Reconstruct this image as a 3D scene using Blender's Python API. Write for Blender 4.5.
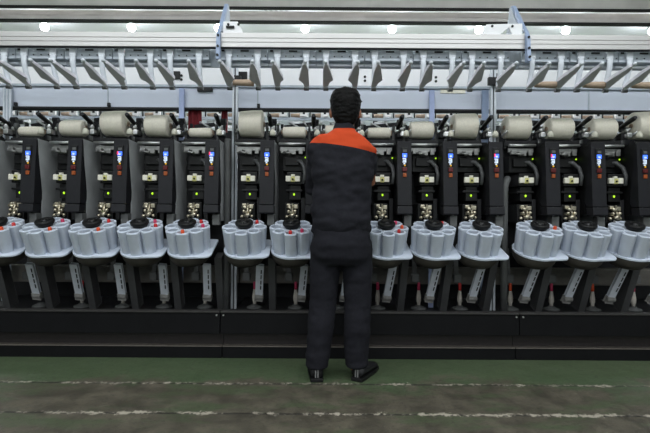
import bpy, bmesh, math, random
from mathutils import Vector, Matrix, noise
random.seed(7)
PI = math.pi
SC = bpy.context.scene
COL = SC.collection
for o in list(bpy.data.objects):
    bpy.data.objects.remove(o)

# ------------------------------------------------------------------ camera
CAM_H, FPX = 0.955, 433.0
cam_d = bpy.data.cameras.new('camera')
cam = bpy.data.objects.new('camera', cam_d)
COL.objects.link(cam)
cam_d.sensor_width = 36.0
cam_d.lens = 36.0 * FPX / 650.0
cam_d.clip_start = 0.05
cam.matrix_world = Matrix.Translation((0, 0, CAM_H)) @ Matrix.Rotation(PI / 2 + math.radians(0.2), 4, 'X') @ Matrix.Rotation(math.radians(0.38), 4, 'Z')
SC.camera = cam

# ------------------------------------------------------------------ world, lights, exposure
w = bpy.data.worlds.new('world')
SC.world = w
w.use_nodes = True
w.node_tree.nodes['Background'].inputs[0].default_value = (0.8, 0.9, 1.0, 1)
w.node_tree.nodes['Background'].inputs[1].default_value = 0.1
SC.view_settings.view_transform = 'Standard'
SC.view_settings.look = 'None'
SC.view_settings.gamma = 1.0
SC.view_settings.use_curve_mapping = False
SC.view_settings.exposure = 0.0
SC.cycles.use_denoising = True
SC.cycles.max_bounces = 6


def area(name, loc, sx, sy, power, col=(0.93, 0.97, 1.0), rot=(0, 0, 0)):
    d = bpy.data.lights.new(name, 'AREA')
    d.shape = 'RECTANGLE'
    d.size, d.size_y, d.energy, d.color = sx, sy, power, col
    o = bpy.data.objects.new(name, d)
    COL.objects.link(o)
    o.location, o.rotation_euler = loc, rot
    return o


# rows of hung lamps, each shining down, with an added upward fill that brightens the ceiling: over the aisle and over the hall behind the machine
for ly, lx, dn, upw in ((0.9, 9.0, 150, 40), (-2.2, 9.0, 130, 40), (-6.0, 12.0, 220, 60), (-10.0, 12.0, 320, 60), (5.6, 13.0, 200, 520), (9.6, 13.0, 240, 420)):
    area('lamp_row', (0, ly, 3.75), lx, 0.4, dn)
    area('ceiling_fill', (0, ly, 3.80), lx, 0.4, upw, rot=(PI, 0, 0))


# ------------------------------------------------------------------ materials
def lin(c):
    return tuple((v / 255 / 12.92) if v / 255 <= 0.04045 else ((v / 255 + 0.055) / 1.055) ** 2.4 for v in c)


def mat(name, rgb, rough=0.5, metal=0.0, var=0.12, scale=30.0, emit=None, estr=0.0, bump=0.0, spec=0.5):
    m = bpy.data.materials.new(name)
    m.use_nodes = True
    nt = m.node_tree
    b = nt.nodes['Principled BSDF']
    c = lin(rgb)
    b.inputs['Roughness'].default_value = rough
    b.inputs['Metallic'].default_value = metal
    b.inputs['Specular IOR Level'].default_value = spec
    tc = nt.nodes.new('ShaderNodeTexCoord')
    n = nt.nodes.new('ShaderNodeTexNoise')
    n.inputs['Scale'].default_value = scale
    n.inputs['Detail'].default_value = 4
    nt.links.new(tc.outputs['Object'], n.inputs['Vector'])
    r = nt.nodes.new('ShaderNodeValToRGB')
    r.color_ramp.elements[0].position = 0.3
    r.color_ramp.elements[1].position = 0.7
    r.color_ramp.elements[0].color = (*[v * (1 - var) for v in c], 1)
    r.color_ramp.elements[1].color = (*[min(1, v * (1 + var)) for v in c], 1)
    nt.links.new(n.outputs['Fac'], r.inputs['Fac'])
    nt.links.new(r.outputs['Color'], b.inputs['Base Color'])
    if bump:
        bp = nt.nodes.new('ShaderNodeBump')
        bp.inputs['Strength'].default_value = bump
        bp.inputs['Distance'].default_value = 0.01
        nt.links.new(n.outputs['Fac'], bp.inputs['Height'])
        nt.links.new(bp.outputs['Normal'], b.inputs['Normal'])
    if emit:
        b.inputs['Emission Color'].default_value = (*lin(emit), 1)
        b.inputs['Emission Strength'].default_value = estr
    return m


M = dict(
    panel=mat('black_panel', (32, 32, 36), 0.5, 0, 0.1, spec=0.25),
    black=mat('black_plastic', (23, 23, 24), 0.45, spec=0.3),
    dark=mat('dark_steel', (38, 38, 40), 0.55, 0.0, spec=0.25),
    base=mat('base_black_paint', (18, 18, 20), 0.55, 0, 0.15, 8, spec=0.15),
    baseedge=mat('base_edge', (48, 46, 45), 0.5, 0.0),
    plinthedge=mat('plinth_edge', (120, 112, 106), 0.5),
    recess=mat('base_recess', (44, 38, 38), 0.6),
    grey=mat('grey_side_plate', (172, 174, 176), 0.5, 0.0, 0.2, 5),
    greydark=mat('grey_casting', (92, 93, 93), 0.6, 0.1, 0.15, 12),
    bracket=mat('tray_bracket', (66, 62, 57), 0.6, 0.0, 0.15, 12),
    post=mat('post_grey', (72, 72, 73), 0.6, 0.0, 0.15, 10),
    silver=mat('silver', (205, 205, 205), 0.28, 0.9, 0.1),
    brass=mat('pale_brass', (208, 198, 176), 0.3, 0.85, 0.1),
    cream=mat('cream_plastic', (236, 232, 216), 0.5),
    yellow=mat('yellow_plastic', (205, 200, 130), 0.5),
    red=mat('red_plastic', (88, 14, 18), 0.4),
    orange=mat('orange_plastic', (190, 90, 35), 0.45),
    mag=mat('magazine_plastic', (190, 197, 209), 0.5, 0, 0.05, 20),
    magtop=mat('magazine_plate', (205, 213, 226), 0.45, 0, 0.06, 20),
    chute=mat('chute_plastic', (214, 218, 226), 0.5, 0, 0.06),
    alu=mat('aluminium_profile', (205, 203, 202), 0.35, 0.5, 0.03, 3),
    rack=mat('rack_paint', (180, 188, 198), 0.5, 0.0, 0.08),
    racklight=mat('rack_light_paint', (212, 217, 224), 0.5, 0.05, 0.05),
    finger=mat('finger_grey', (226, 224, 232), 0.45, 0.0, 0.05),
    white=mat('white_paint', (245, 245, 248), 0.5, 0, 0.03, 4),
    fascia=mat('fascia_blue_grey', (210, 216, 230), 0.5, 0, 0.03, 4),
    blue=mat('blue_paint', (165, 178, 215), 0.5, 0, 0.05),
    bluegrey=mat('blue_grey_paint', (150, 166, 195), 0.45, 0, 0.05),
    duct=mat('duct_grey', (186, 182, 178), 0.35, 0.2, 0.1, 5),
    ceiling=mat('ceiling_paint', (228, 229, 230), 0.8, 0, 0.02, 1),
    wall=mat('hall_wall_paint', (215, 219, 224), 0.8, 0, 0.03, 1),
    yarn=mat('cream_yarn', (236, 229, 214), 0.9, 0, 0.06, 90, bump=0.15),
    card=mat('brown_card', (172, 150, 130), 0.8, 0, 0.1, 40),
    tubewhite=mat('white_tube', (205, 198, 188), 0.5),
    tipred=mat('red_tip', (205, 45, 45), 0.5),
    tippink=mat('pink_tip', (205, 60, 100), 0.5),
    tiporange=mat('orange_tip', (225, 85, 45), 0.5),
    navy=mat('navy_cloth', (29, 29, 35), 0.9, 0, 0.18, 60, bump=0.1, spec=0.2),
    skin=mat('skin', (150, 98, 74), 0.6),
    hair=mat('black_hair', (11, 10, 10), 0.6, 0, 0.3, 80, bump=0.3, spec=0.15),
    shoe=mat('black_shoe', (26, 26, 28), 0.5),
    stripe=mat('white_stripe', (125, 125, 125), 0.6),
    redcloth=mat('red_cloth', (105, 20, 28), 0.9, 0, 0.2, 15),
    lamp=mat('lamp_glow', (255, 255, 255), 0.5, emit=(240, 248, 255), estr=60),
    led=mat('green_led', (170, 220, 50), 0.5, emit=(175, 230, 40), estr=1.1),
    disp_blue=mat('display_blue', (40, 90, 230), 0.4, emit=(70, 120, 255), estr=1.3),
    disp_white=mat('display_white', (210, 220, 235), 0.4, emit=(200, 215, 240), estr=0.45),
    disp_red=mat('display_red', (230, 60, 90), 0.4, emit=(240, 60, 100), estr=1.0),
    button_orange=mat('orange_button', (160, 76, 24), 0.5),
    amber=mat('amber_dot', (230, 180, 40), 0.5, emit=(240, 180, 30), estr=0.5),
    armgrey=mat('arm_grey', (74, 75, 76), 0.5),
    steel=mat('dull_steel', (150, 150, 148), 0.4, 0.8),
    foot=mat('foot_grey', (150, 148, 144), 0.6),
    channel=mat('channel_grey', (104, 100, 94), 0.6),
    eye=mat('eye_white', (225, 220, 215), 0.3),
)


def floor_mat():
    m = bpy.data.materials.new('worn_green_floor')
    m.use_nodes = True
    nt = m.node_tree
    N, L = nt.nodes.new, nt.links.new
    b = nt.nodes['Principled BSDF']
    tc = N('ShaderNodeTexCoord')
    sep = N('ShaderNodeSeparateXYZ')
    L(tc.outputs['Object'], sep.inputs[0])

    def nz(scale, detail=6, rough=0.6, stretch=None):
        n = N('ShaderNodeTexNoise')
        n.inputs['Scale'].default_value = scale
        n.inputs['Detail'].default_value = detail
        n.inputs['Roughness'].default_value = rough
        if stretch:
            mp = N('ShaderNodeMapping')
            mp.inputs['Scale'].default_value = stretch
            L(tc.outputs['Object'], mp.inputs[0])
            L(mp.outputs[0], n.inputs['Vector'])
        else:
            L(tc.outputs['Object'], n.inputs['Vector'])
        return n.outputs['Fac']

    def mth(op, a, b_=None, c=None):
        n = N('ShaderNodeMath')
        n.operation = op
        for k, v in enumerate((a, b_, c)):
            if v is None:
                continue
            if isinstance(v, (int, float)):
                n.inputs[k].default_value = v
            else:
                L(v, n.inputs[k])
        return n.outputs[0]

    def ramp(f, p0, p1):
        n = N('ShaderNodeMapRange')
        n.inputs['From Min'].default_value, n.inputs['From Max'].default_value = p0, p1
        L(f, n.inputs['Value'])
        return n.outputs['Result']

    def mix(f, a, b_):
        n = N('ShaderNodeMix')
        n.data_type = 'RGBA'
        L(f, n.inputs['Factor'])
        for k, v in ((6, a), (7, b_)):
            if isinstance(v, tuple):
                n.inputs[k].default_value = (*lin(v), 1)
            else:
                L(v, n.inputs[k])
        return n.outputs[2]
    y = sep.outputs['Y']
    n1 = nz(1.6)
    n2 = nz(7)
    n3 = nz(45, 8, 0.7)
    worn = mix(ramp(n2, 0.35, 0.65), (64, 60, 51), (92, 86, 73))
    worn = mix(ramp(nz(4, 6, 0.65, (0.5, 1.4, 1)), 0.5, 0.62), worn, (72, 80, 58))
    green = mix(ramp(n1, 0.3, 0.7), (66, 83, 57), (80, 92, 67))
    # how far the paint is worn away: a trodden band along the aisle, ragged at its edges
    d = mth('ABSOLUTE', mth('SUBTRACT', y, 1.98))
    band = mth('ADD', mth('SUBTRACT', 0.56, d), mth('MULTIPLY', mth('SUBTRACT', n1, 0.5), 0.9))
    band = mth('ADD', band, mth('MULTIPLY', mth('SUBTRACT', n2, 0.5), 0.5))
    c = mix(ramp(band, -0.05, 0.1), green, worn)
    c = mix(mth('MULTIPLY', ramp(n3, 0.52, 0.66), 0.6), c, (50, 48, 43))
    # two chipped joints running along the machine
    n5 = nz(26, 8, 0.75)
    n6 = nz(6, 5, 0.7)
    for yy, hw, am in ((2.495, 0.005, 0.43), (2.115, 0.007, 0.42)):
        wob = mth('MULTIPLY', mth('SUBTRACT', n2, 0.5), 0.02)
        dd = mth('ABSOLUTE', mth('SUBTRACT', mth('ADD', y, wob), yy))
        chip = mth('ADD', mth('SUBTRACT', hw, dd), mth('MULTIPLY', mth('SUBTRACT', n5, 0.5), 0.16))
        chip = mth('ADD', chip, mth('MULTIPLY', mth('SUBTRACT', n6, 0.5), 0.05))
        crack = mth('LESS_THAN', mth('ABSOLUTE', mth('SUBTRACT', mth('ADD', y, wob), yy - 0.004)), 0.008)
        c = mix(mth('MULTIPLY', crack, 0.9), c, (40, 38, 34))
        c = mix(mth('MULTIPLY', ramp(chip, -0.003, 0.006), ramp(n6, am, am + 0.12)), c, (166, 158, 144))
    L(c, b.inputs['Base Color'])
    L(ramp(n2, -0.6, 1.3), b.inputs['Roughness'])
    bp = N('ShaderNodeBump')
    bp.inputs['Strength'].default_value = 0.25
    bp.inputs['Distance'].default_value = 0.01
    L(n3, bp.inputs['Height'])
    L(bp.outputs[0], b.inputs['Normal'])
    return m


def jacket_mat():
    m = mat('jacket_cloth', (32, 32, 38), 0.9, 0, 0.18, 60, bump=0.1, spec=0.2)
    nt = m.node_tree
    N, L = nt.nodes.new, nt.links.new
    b = nt.nodes['Principled BSDF']
    base = b.inputs['Base Color'].links[0].from_socket
    g = N('ShaderNodeTexCoord')
    sep = N('ShaderNodeSeparateXYZ')
    L(g.outputs['Object'], sep.inputs[0])

    def mth(op, a, b_):
        n = N('ShaderNodeMath')
        n.operation = op
        for k, v in enumerate((a, b_)):
            if isinstance(v, (int, float)):
                n.inputs[k].default_value = v
            else:
                L(v, n.inputs[k])
        return n.outputs[0]
    # the yoke: above a seam across the shoulder blades, below the collar
    seam = mth('GREATER_THAN', sep.outputs['Z'], mth('SUBTRACT', 1.366, mth('MULTIPLY', sep.outputs['X'], 0.16)))
    dx = mth('SUBTRACT', sep.outputs['X'], 0.0)
    coll = mth('LESS_THAN', mth('ADD', sep.outputs['Z'], mth('MULTIPLY', mth('ABSOLUTE', dx, 0), -0.05)), 1.478)
    f = mth('MULTIPLY', seam, coll)
    mx = N('ShaderNodeMix')
    mx.data_type = 'RGBA'
    L(f, mx.inputs['Factor'])
    L(base, mx.inputs[6])
    mx.inputs[7].default_value = (*lin((188, 68, 34)), 1)
    L(mx.outputs[2], b.inputs['Base Color'])
    return m


# ------------------------------------------------------------------ mesh helpers
class MB:
    """collects shapes into one mesh"""
    def __init__(s):
        s.bm = bmesh.new()

    def box(s, x0, x1, y0, y1, z0, z1, bev=0.0):
        t = bmesh.new()
        bmesh.ops.create_cube(t, size=1)
        for v in t.verts:
            v.co = Vector(((x0 + x1) / 2 + v.co.x * (x1 - x0), (y0 + y1) / 2 + v.co.y * (y1 - y0), (z0 + z1) / 2 + v.co.z * (z1 - z0)))
        return s.add(t, bev)

    def add(s, t, bev=0.0, mtx=None):
        if bev:
            bmesh.ops.bevel(t, geom=t.edges[:], offset=bev, segments=2, affect='EDGES', profile=0.6)
        if mtx is not None:
            t.transform(mtx)
        bmesh.ops.recalc_face_normals(t, faces=t.faces[:])
        me = bpy.data.meshes.new('tmp')
        t.to_mesh(me)
        t.free()
        s.bm.from_mesh(me)
        bpy.data.meshes.remove(me)
        return s

    def bar(s, a, b, wx, th, bev=0.0):
        """a straight bar from a to b, wx wide in x, th thick across"""
        a, b = Vector(a), Vector(b)
        d = (b - a)
        zz = d.normalized()
        xx = Vector((1, 0, 0))
        if abs(zz.dot(xx)) > 0.95:
            xx = Vector((0, 1, 0))
        xx = (xx - zz * zz.dot(xx)).normalized()
        yy = zz.cross(xx)
        t = bmesh.new()
        bmesh.ops.create_cube(t, size=1)
        c = (a + b) / 2
        for v in t.verts:
            v.co = c + xx * v.co.x * wx + yy * v.co.y * th + zz * v.co.z * d.length
        return s.add(t, bev)

    def tube(s, pts, rad, seg=14, flat=1.0, caps=True, up=None):
        """a tapering tube through pts"""
        pts = [Vector(p) for p in pts]
        if not isinstance(rad, (list, tuple)):
            rad = [rad] * len(pts)
        t = bmesh.new()
        rings = []
        prev = None
        for i, p in enumerate(pts):
            d = (pts[min(i + 1, len(pts) - 1)] - pts[max(i - 1, 0)]).normalized()
            if prev is None:
                ref = Vector(up) if up else (Vector((1, 0, 0)) if abs(d.x) < 0.9 else Vector((0, 0, 1)))
            else:
                ref = prev
            u = (ref - d * d.dot(ref)).normalized()
            prev = u
            v_ = d.cross(u)
            rings.append([t.verts.new(p + u * math.cos(2 * PI * k / seg) * rad[i] + v_ * math.sin(2 * PI * k / seg) * rad[i] * flat) for k in range(seg)])
        for r0, r1 in zip(rings, rings[1:]):
            for k in range(seg):
                f = t.faces.new((r0[k], r0[(k + 1) % seg], r1[(k + 1) % seg], r1[k]))
                f.smooth = True
        if caps:
            t.faces.new(list(reversed(rings[0])))
            t.faces.new(rings[-1])
        return s.add(t)

    def lathe(s, prof, seg=28, mtx=None):
        """(radius, z) profile around z"""
        t = bmesh.new()
        rings = []
        for r, z in prof:
            if r < 1e-5:
                rings.append([t.verts.new((0, 0, z))])
            else:
                rings.append([t.verts.new((r * math.cos(2 * PI * k / seg), r * math.sin(2 * PI * k / seg), z)) for k in range(seg)])
        for r0, r1 in zip(rings, rings[1:]):
            for k in range(seg):
                k2 = (k + 1) % seg
                if len(r0) == 1 and len(r1) == 1:
                    continue
                if len(r0) == 1:
                    f = t.faces.new((r0[0], r1[k2], r1[k]))
                elif len(r1) == 1:
                    f = t.faces.new((r0[k], r0[k2], r1[0]))
                else:
                    f = t.faces.new((r0[k], r0[k2], r1[k2], r1[k]))
                f.smooth = True
        return s.add(t, 0, mtx)

    def prism(s, poly, lo, hi, axis='x', bev=0.0, mtx=None, scale_lo=1.0):
        """a polygon extruded along an axis; for x the polygon is (y, z), for y (x, z), for z (x, y)"""
        t = bmesh.new()

        def mk(p, h, sc):
            a, b = p[0] * sc, p[1] * sc
            return {'x': (h, a, b), 'y': (a, h, b), 'z': (a, b, h)}[axis]
        r0 = [t.verts.new(mk(p, lo, scale_lo)) for p in poly]
        r1 = [t.verts.new(mk(p, hi, 1.0)) for p in poly]
        n = len(poly)
        for k in range(n):
            t.faces.new((r0[k], r0[(k + 1) % n], r1[(k + 1) % n], r1[k]))
        t.faces.new(list(reversed(r0)))
        t.faces.new(r1)
        return s.add(t, bev, mtx)

    def ball(s, c, rx, ry=None, rz=None, seg=16):
        t = bmesh.new()
        bmesh.ops.create_uvsphere(t, u_segments=seg, v_segments=max(8, seg // 2), radius=1)
        for v in t.verts:
            v.co = Vector(c) + Vector((v.co.x * rx, v.co.y * (ry or rx), v.co.z * (rz or rx)))
        for f in t.faces:
            f.smooth = True
        return s.add(t)

    def build(s, name, m, parent=None, off=(0, 0, 0), smooth=False):
        """links it as ONE mesh object; off is where its thing's base stands"""
        me = bpy.data.meshes.new(name)
        off = Vector(off)
        for v in s.bm.verts:
            v.co -= off
        if smooth:
            for f in s.bm.faces:
                f.smooth = True
        s.bm.to_mesh(me)
        s.bm.free()
        me.materials.append(m if not isinstance(m, str) else M[m])
        o = bpy.data.objects.new(name, me)
        COL.objects.link(o)
        if parent is None:
            o.location = off
        else:
            o.parent = parent
        return o


def tag(o, label=None, cat=None, group=None, kind=None):
    if label: o['label'] = label
    if cat: o['category'] = cat
    if group: o['group'] = group
    if kind: o['kind'] = kind
    return o


def thing(name, loc, label=None, cat=None, group=None):
    o = bpy.data.objects.new(name, None)
    o.empty_display_size = 0.05
    COL.objects.link(o)
    o.location = loc
    return tag(o, label, cat, group)


def copy_tree(o, parent=None):
    c = o.copy()
    COL.objects.link(c)
    if parent is not None:
        c.parent = parent
    for ch in list(o.children):
        copy_tree(ch, c)
    return c


def evaluated(o, name, m, parent, off=(0, 0, 0), smooth=True):
    """applies o's modifiers and returns a plain mesh object in its place"""
    dg = bpy.context.evaluated_depsgraph_get()
    dg.update()
    me = bpy.data.meshes.new_from_object(o.evaluated_get(dg))
    me.transform(o.matrix_world)
    bpy.data.objects.remove(o)
    me.transform(Matrix.Translation(-Vector(off)))
    me.materials.clear()
    me.materials.append(m)
    for p in me.polygons:
        p.use_smooth = smooth
    me.name = name
    n = bpy.data.objects.new(name, me)
    COL.objects.link(n)
    if parent is not None:
        n.parent = parent
    else:
        n.location = off
    return n


def Z(py, D):
    return CAM_H + (216.5 - py) * D / FPX


def X(px, D):
    return (px - 325) * D / FPX


# ------------------------------------------------------------------ the hall
def struct(name, mb, m):
    return tag(mb.build(name, m), kind='structure')


struct('floor', MB().box(-10, 10, -14, 13, -0.1, 0), floor_mat())
struct('ceiling', MB().box(-10, 10, -14, 13, 4.2, 4.3), 'ceiling')
struct('wall_back', MB().box(-10, 10, 13, 13.1, 0, 4.2), 'wall')
struct('wall_front', MB().box(-10, 10, -14.1, -14, 0, 4.2), 'wall')
struct('wall_left', MB().box(-10.1, -10, -14, 13, 0, 4.2), 'wall')
struct('wall_right', MB().box(10, 10.1, -14, 13, 0, 4.2), 'wall')

ORD = ['', 'first', 'second', 'third', 'fourth', 'fifth', 'sixth', 'seventh', 'eighth', 'ninth']
UX = [-2.53, -2.21, -1.89, -1.57, -1.25, -0.93, -0.545, -0.225, 0.095, 0.415, 0.735, 1.055, 1.45, 1.77, 2.09, 2.41]
CEN = 8


def where(i):
    k = i - CEN
    if k == 0:
        return 'directly in front of the worker'
    return ORD[abs(k)] + (' to the left of the worker' if k < 0 else ' to the right of the worker')


SECT = ['left', 'middle', 'right']
SB = [(-3.3, -0.695), (-0.690, 1.295), (1.300, 3.3)]

# ------------------------------------------------------------------ machine base, three sections
for k, (a, b) in enumerate(SB):
    off = ((a + b) / 2, 2.94, 0)
    t = thing('machine_bed', off, ['long black machine base left of the worker, joined by bolts under the pale upright',
              'black machine base section behind the worker\'s legs', 'long black machine base right of the second base joint'][k], 'machine base', 'machine base sections')
    MB().box(a, b, 2.88, 2.93, 0.18, 0.322, 0.004).build('front_cover', 'base', t, off)
    MB().box(a, b, 2.872, 2.93, 0.322, 0.332, 0.002).build('edge_strip', 'baseedge', t, off)  # lip coloured lighter than the base to give its edge highlight
    MB().box(a, b, 2.99, 3.9, 0.0, 0.228).build('sill_core', 'recess', t, off)
    MB().box(a, b, 2.94, 2.985, 0.0, 0.078, 0.003).build('plinth', 'base', t, off)
    MB().box(a, b, 2.936, 2.985, 0.0785, 0.084, 0.001).build('plinth_edge', 'plinthedge', t, off)  # pale colour paints the highlight along the plinth's top edge
    MB().box(a, b, 2.932, 3.9, 0.230, 0.25).build('shelf', 'dark', t, off)
    MB().box(a, b, 3.52, 3.62, 0.42, 0.555, 0.01).build('yarn_waste_channel', 'channel', t, off)
    mb = MB()
    for e in ((a, b) if k == 1 else ((b,) if k == 0 else (a,))):
        s = -1 if e == b else 1
        mb.tube([(e + s * 0.02, 2.882, 0.306), (e + s * 0.02, 2.872, 0.306)], 0.006, 8)
    mb.build('joint_bolt', 'silver', t, off)

o = MB().box(-3.3, 3.3, 3.84, 3.9, 0.2502, 1.725, 0.004).build('machine_back_cover', 'dark', None, (0, 3.87, 0.2502))
tag(o, 'long dark rear panel closing the machine behind the winding units', 'panel')

# pale upright rails at the joints of the sections
for xx, lab in ((-0.70, 'pale grey double upright rail standing left of the worker'), (1.292, 'pale grey double upright rail standing right of the worker')):
    off = (xx, 3.34, 0.25)
    t = thing('upright_rail', off, lab, 'upright', 'section upright rails')
    for s in (-1, 1):
        MB().box(xx + s * 0.013 - 0.008, xx + s * 0.013 + 0.008, 3.33, 3.36, 0.252, 2.15, 0.002).build('rail_profile', 'racklight', t, off)
    MB().box(xx - 0.0049, xx + 0.0049, 3.345, 3.36, 0.252, 2.15).build('slot_strip', 'dark', t, off)
    MB().box(xx - 0.05, xx + 0.05, 3.30, 3.328, 1.98, 2.04, 0.003).build('clamp_box', 'black', t, off)
# grey section covers beside them
for xx, yy, r, lab in ((-0.716, 3.17, 0.0235, 'tall slim rounded grey cover beside the left pale upright'), (1.275, 3.08, 0.024, 'grey bent suction pipe beside the right pale upright')):
    if yy > 3.1:
        o = MB().tube([(xx, yy, 0.252), (xx, yy, 1.50), (xx, yy, 1.53)], [r, r, r * 0.9], 20).build('column_cover', 'greydark', None, (xx, yy, 0.25))
        tag(o, lab, 'cover')
    else:
        o = MB().tube([(xx, yy, 0.252), (xx, yy, 1.15), (xx + 0.005, yy, 1.2), (xx + 0.03, yy + 0.03, 1.235), (xx + 0.06, yy + 0.09, 1.25)], r, 16).build('suction_pipe', 'greydark', None, (xx, yy, 0.25))
        tag(o, lab, 'pipe')


# ------------------------------------------------------------------ one winding unit (x measured from its centre line)
def make_unit():
    off = (0, 3.1, 0.25)
    t = thing('winding_unit', off)
    prof = [(3.03, 1.497), (3.018, 1.30), (3.004, 1.045), (3.08, 1.045), (3.096, 1.075), (3.094, 1.13), (3.08, 1.22), (3.062, 1.32), (3.05, 1.42), (3.046, 1.497)]
    pan = MB().prism(prof, 0.088, 0.187, 'x', 0.004).build('front_panel', 'panel', t, off)
    MB().prism([(2.998, 1.041), (2.992, 0.99), (3.0, 0.982), (3.07, 0.982), (3.08, 1.041)], 0.086, 0.189, 'x', 0.003).build('lower_cover', 'panel', t, off)

    def fy(z):  # front face of the panel at height z
        return 3.004 + (z - 1.045) * (0.026 / 0.475)
    y = fy(1.38)
    fr = MB().box(0.114, 0.160, y - 0.006, y + 0.004, 1.318, 1.452, 0.003).build('indicator', 'black', pan, off)
    MB().box(0.126, 0.152, y - 0.009, y - 0.005, 1.418, 1.436, 0.001).build('sensor_window', 'greydark', pan, off)
    db = MB().box(0.121, 0.154, y - 0.010, y - 0.0062, 1.381, 1.409, 0.002).build('status_lamp', 'disp_blue', pan, off)
    mb = MB()
    mb.box(0.130, 0.144, y - 0.012, y - 0.0102, 1.384, 1.396)
    for zz, hw in ((1.373, 0.014), (1.361, 0.011), (1.350, 0.014), (1.338, 0.008)):
        mb.box(0.137 - hw, 0.137 + hw * 0.5, y - 0.009, y - 0.0062, zz - 0.005, zz + 0.004)
    mb.box(0.143, 0.148, y - 0.009, y - 0.0062, 1.345, 1.375)
    mb.build('digit_display', 'disp_white', pan, off)
    MB().ball((0.139, y - 0.008, 1.325), 0.006, 0.004, 0.006, 10).build('lamp_dot', 'amber', pan, off)
    y2 = fy(1.29)
    MB().box(0.121, 0.153, y2 - 0.012, y2 + 0.002, 1.282, 1.312, 0.004).build('red_button', 'red', pan, off)
    MB().box(0.126, 0.150, y2 - 0.010, y2 + 0.002, 1.244, 1.272, 0.003).build('orange_button', 'button_orange', pan, off)
    # housing with its grey side plate
    MB().prism([(3.1, 0.99), (3.325, 0.99), (3.325, 1.49), (3.052, 1.49), (3.055, 1.42), (3.068, 1.32), (3.086, 1.22), (3.1, 1.13)], 0.092, 0.178, 'x').build('housing', 'black', t, off)
    MB().prism([(3.098, 0.93), (3.328, 0.93), (3.328, 1.50), (3.05, 1.50), (3.053, 1.42), (3.066, 1.32), (3.084, 1.22), (3.098, 1.13)], 0.1785, 0.186, 'x', 0.001).build('side_plate', 'grey', t, off)
    MB().box(0.14, 0.19, 3.03, 3.09, 0.90, 0.978, 0.004).build('bracket_block', 'greydark', t, off)
    MB().box(-0.13, 0.19, 3.332, 3.345, 0.72, 1.545).build('back_panel', 'dark', t, off)
    # thread path
    MB().tube([(-0.115, 3.15, 1.492), (0.08, 3.15, 1.492)], 0.011, 12).build('guide_bar', 'silver', t, off)
    mb = MB().box(-0.11, 0.075, 3.17, 3.19, 1.445, 1.475, 0.003).box(-0.10, -0.06, 3.14, 3.17, 1.425, 1.455, 0.003).box(-0.04, 0.01, 3.14, 3.17, 1.415, 1.445, 0.003)
    mb.box(0.03, 0.06, 3.15, 3.17, 1.42, 1.46, 0.003).tube([(-0.08, 3.13, 1.43), (-0.02, 3.12, 1.42)], 0.008, 8)
    mb.build('tension_bracket', 'steel', t, off)
    MB().box(-0.09, 0.09, 3.20, 3.33, 1.30, 1.42, 0.004).box(-0.07, 0.03, 3.17, 3.20, 1.34, 1.40, 0.003).build('tensioner_body', 'black', t, off)
    MB().ball((0.078, 3.19, 1.40), 0.006, 0.005, 0.006, 10).build('signal_lamp', 'led', t, off)
    gb = MB().box(-0.052, 0.056, 3.12, 3.33, 1.195, 1.285, 0.004).box(-0.035, 0.05, 3.14, 3.33, 1.085, 1.19, 0.004).box(-0.06, 0.06, 3.13, 3.3, 1.145, 1.16, 0.003).build('yarn_clearer', 'black', t, off)
    MB().box(-0.058, -0.022, 3.095, 3.119, 1.215, 1.255, 0.004).box(0.008, 0.044, 3.095, 3.119, 1.215, 1.255, 0.004).box(-0.021, 0.007, 3.105, 3.119, 1.252, 1.268, 0.003).build('clearer_jaw', 'cream', gb, off)
    MB().box(-0.0215, 0.0075, 3.098, 3.119, 1.212, 1.250, 0.003).build('clearer_core', 'yellow', gb, off)
    MB().ball((-0.007, 3.091, 1.231), 0.007, 0.008, 0.007, 10).build('yarn_slot', 'black', gb, off)
    MB().ball((0.0, 3.132, 1.124), 0.007, 0.006, 0.009, 10).build('signal_lamp', 'led', t, off)
    MB().tube([(-0.01, 3.2, 1.375), (0.04, 3.17, 1.37), (0.07, 3.14, 1.33), (0.078, 3.12, 1.27), (0.068, 3.115, 1.2)], [0.017, 0.016, 0.015, 0.014, 0.013], 12).build('suction_arm', 'armgrey', t, off)
    # splicer: a knot of bright metal pieces
    mb = MB()
    mb.box(-0.045, -0.012, 3.100, 3.160, 0.985, 1.005, 0.004).box(0.0, 0.03, 3.100, 3.160, 1.02, 1.05, 0.004).box(-0.05, -0.02, 3.100, 3.160, 1.03, 1.055, 0.005)
    mb.tube([(-0.045, 3.090, 1.035), (-0.01, 3.085, 1.02)], 0.012, 10).tube([(-0.03, 3.090, 0.965), (0.01, 3.085, 0.98)], 0.013, 10)
    mb.ball((0.012, 3.090, 1.0), 0.014).ball((-0.035, 3.090, 1.0), 0.012).ball((0.022, 3.100, 0.965), 0.012).ball((-0.048, 3.100, 0.962), 0.013)
    mb.tube([(-0.008, 3.100, 1.058), (-0.008, 3.080, 0.955)], 0.007, 8)
    sp = MB().box(-0.065, 0.04, 3.120, 3.33, 0.93, 1.062, 0.005).build('splicer', 'black', t, off)
    MB().box(0.05, 0.08, 3.14, 3.33, 0.93, 1.1, 0.004).build('splicer_arm', 'dark', t, off)
    mb.build('splicer_jaws', 'brass', sp, off)
    MB().tube([(0.02, 3.130, 0.925), (0.015, 3.100, 0.94), (-0.03, 3.090, 0.945)], 0.005, 8).build('yarn_lever', 'silver', sp, off)
    # drum and cradle that carry the yarn package
    MB().tube([(-0.095, 3.27, 1.519), (0.085, 3.27, 1.519)], 0.036, 20).build('drum', 'black', t, off)
    MB().box(-0.12, 0.10, 3.20, 3.222, 1.495, 1.535, 0.003).build('drum_guard', 'dark', t, off)
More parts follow.
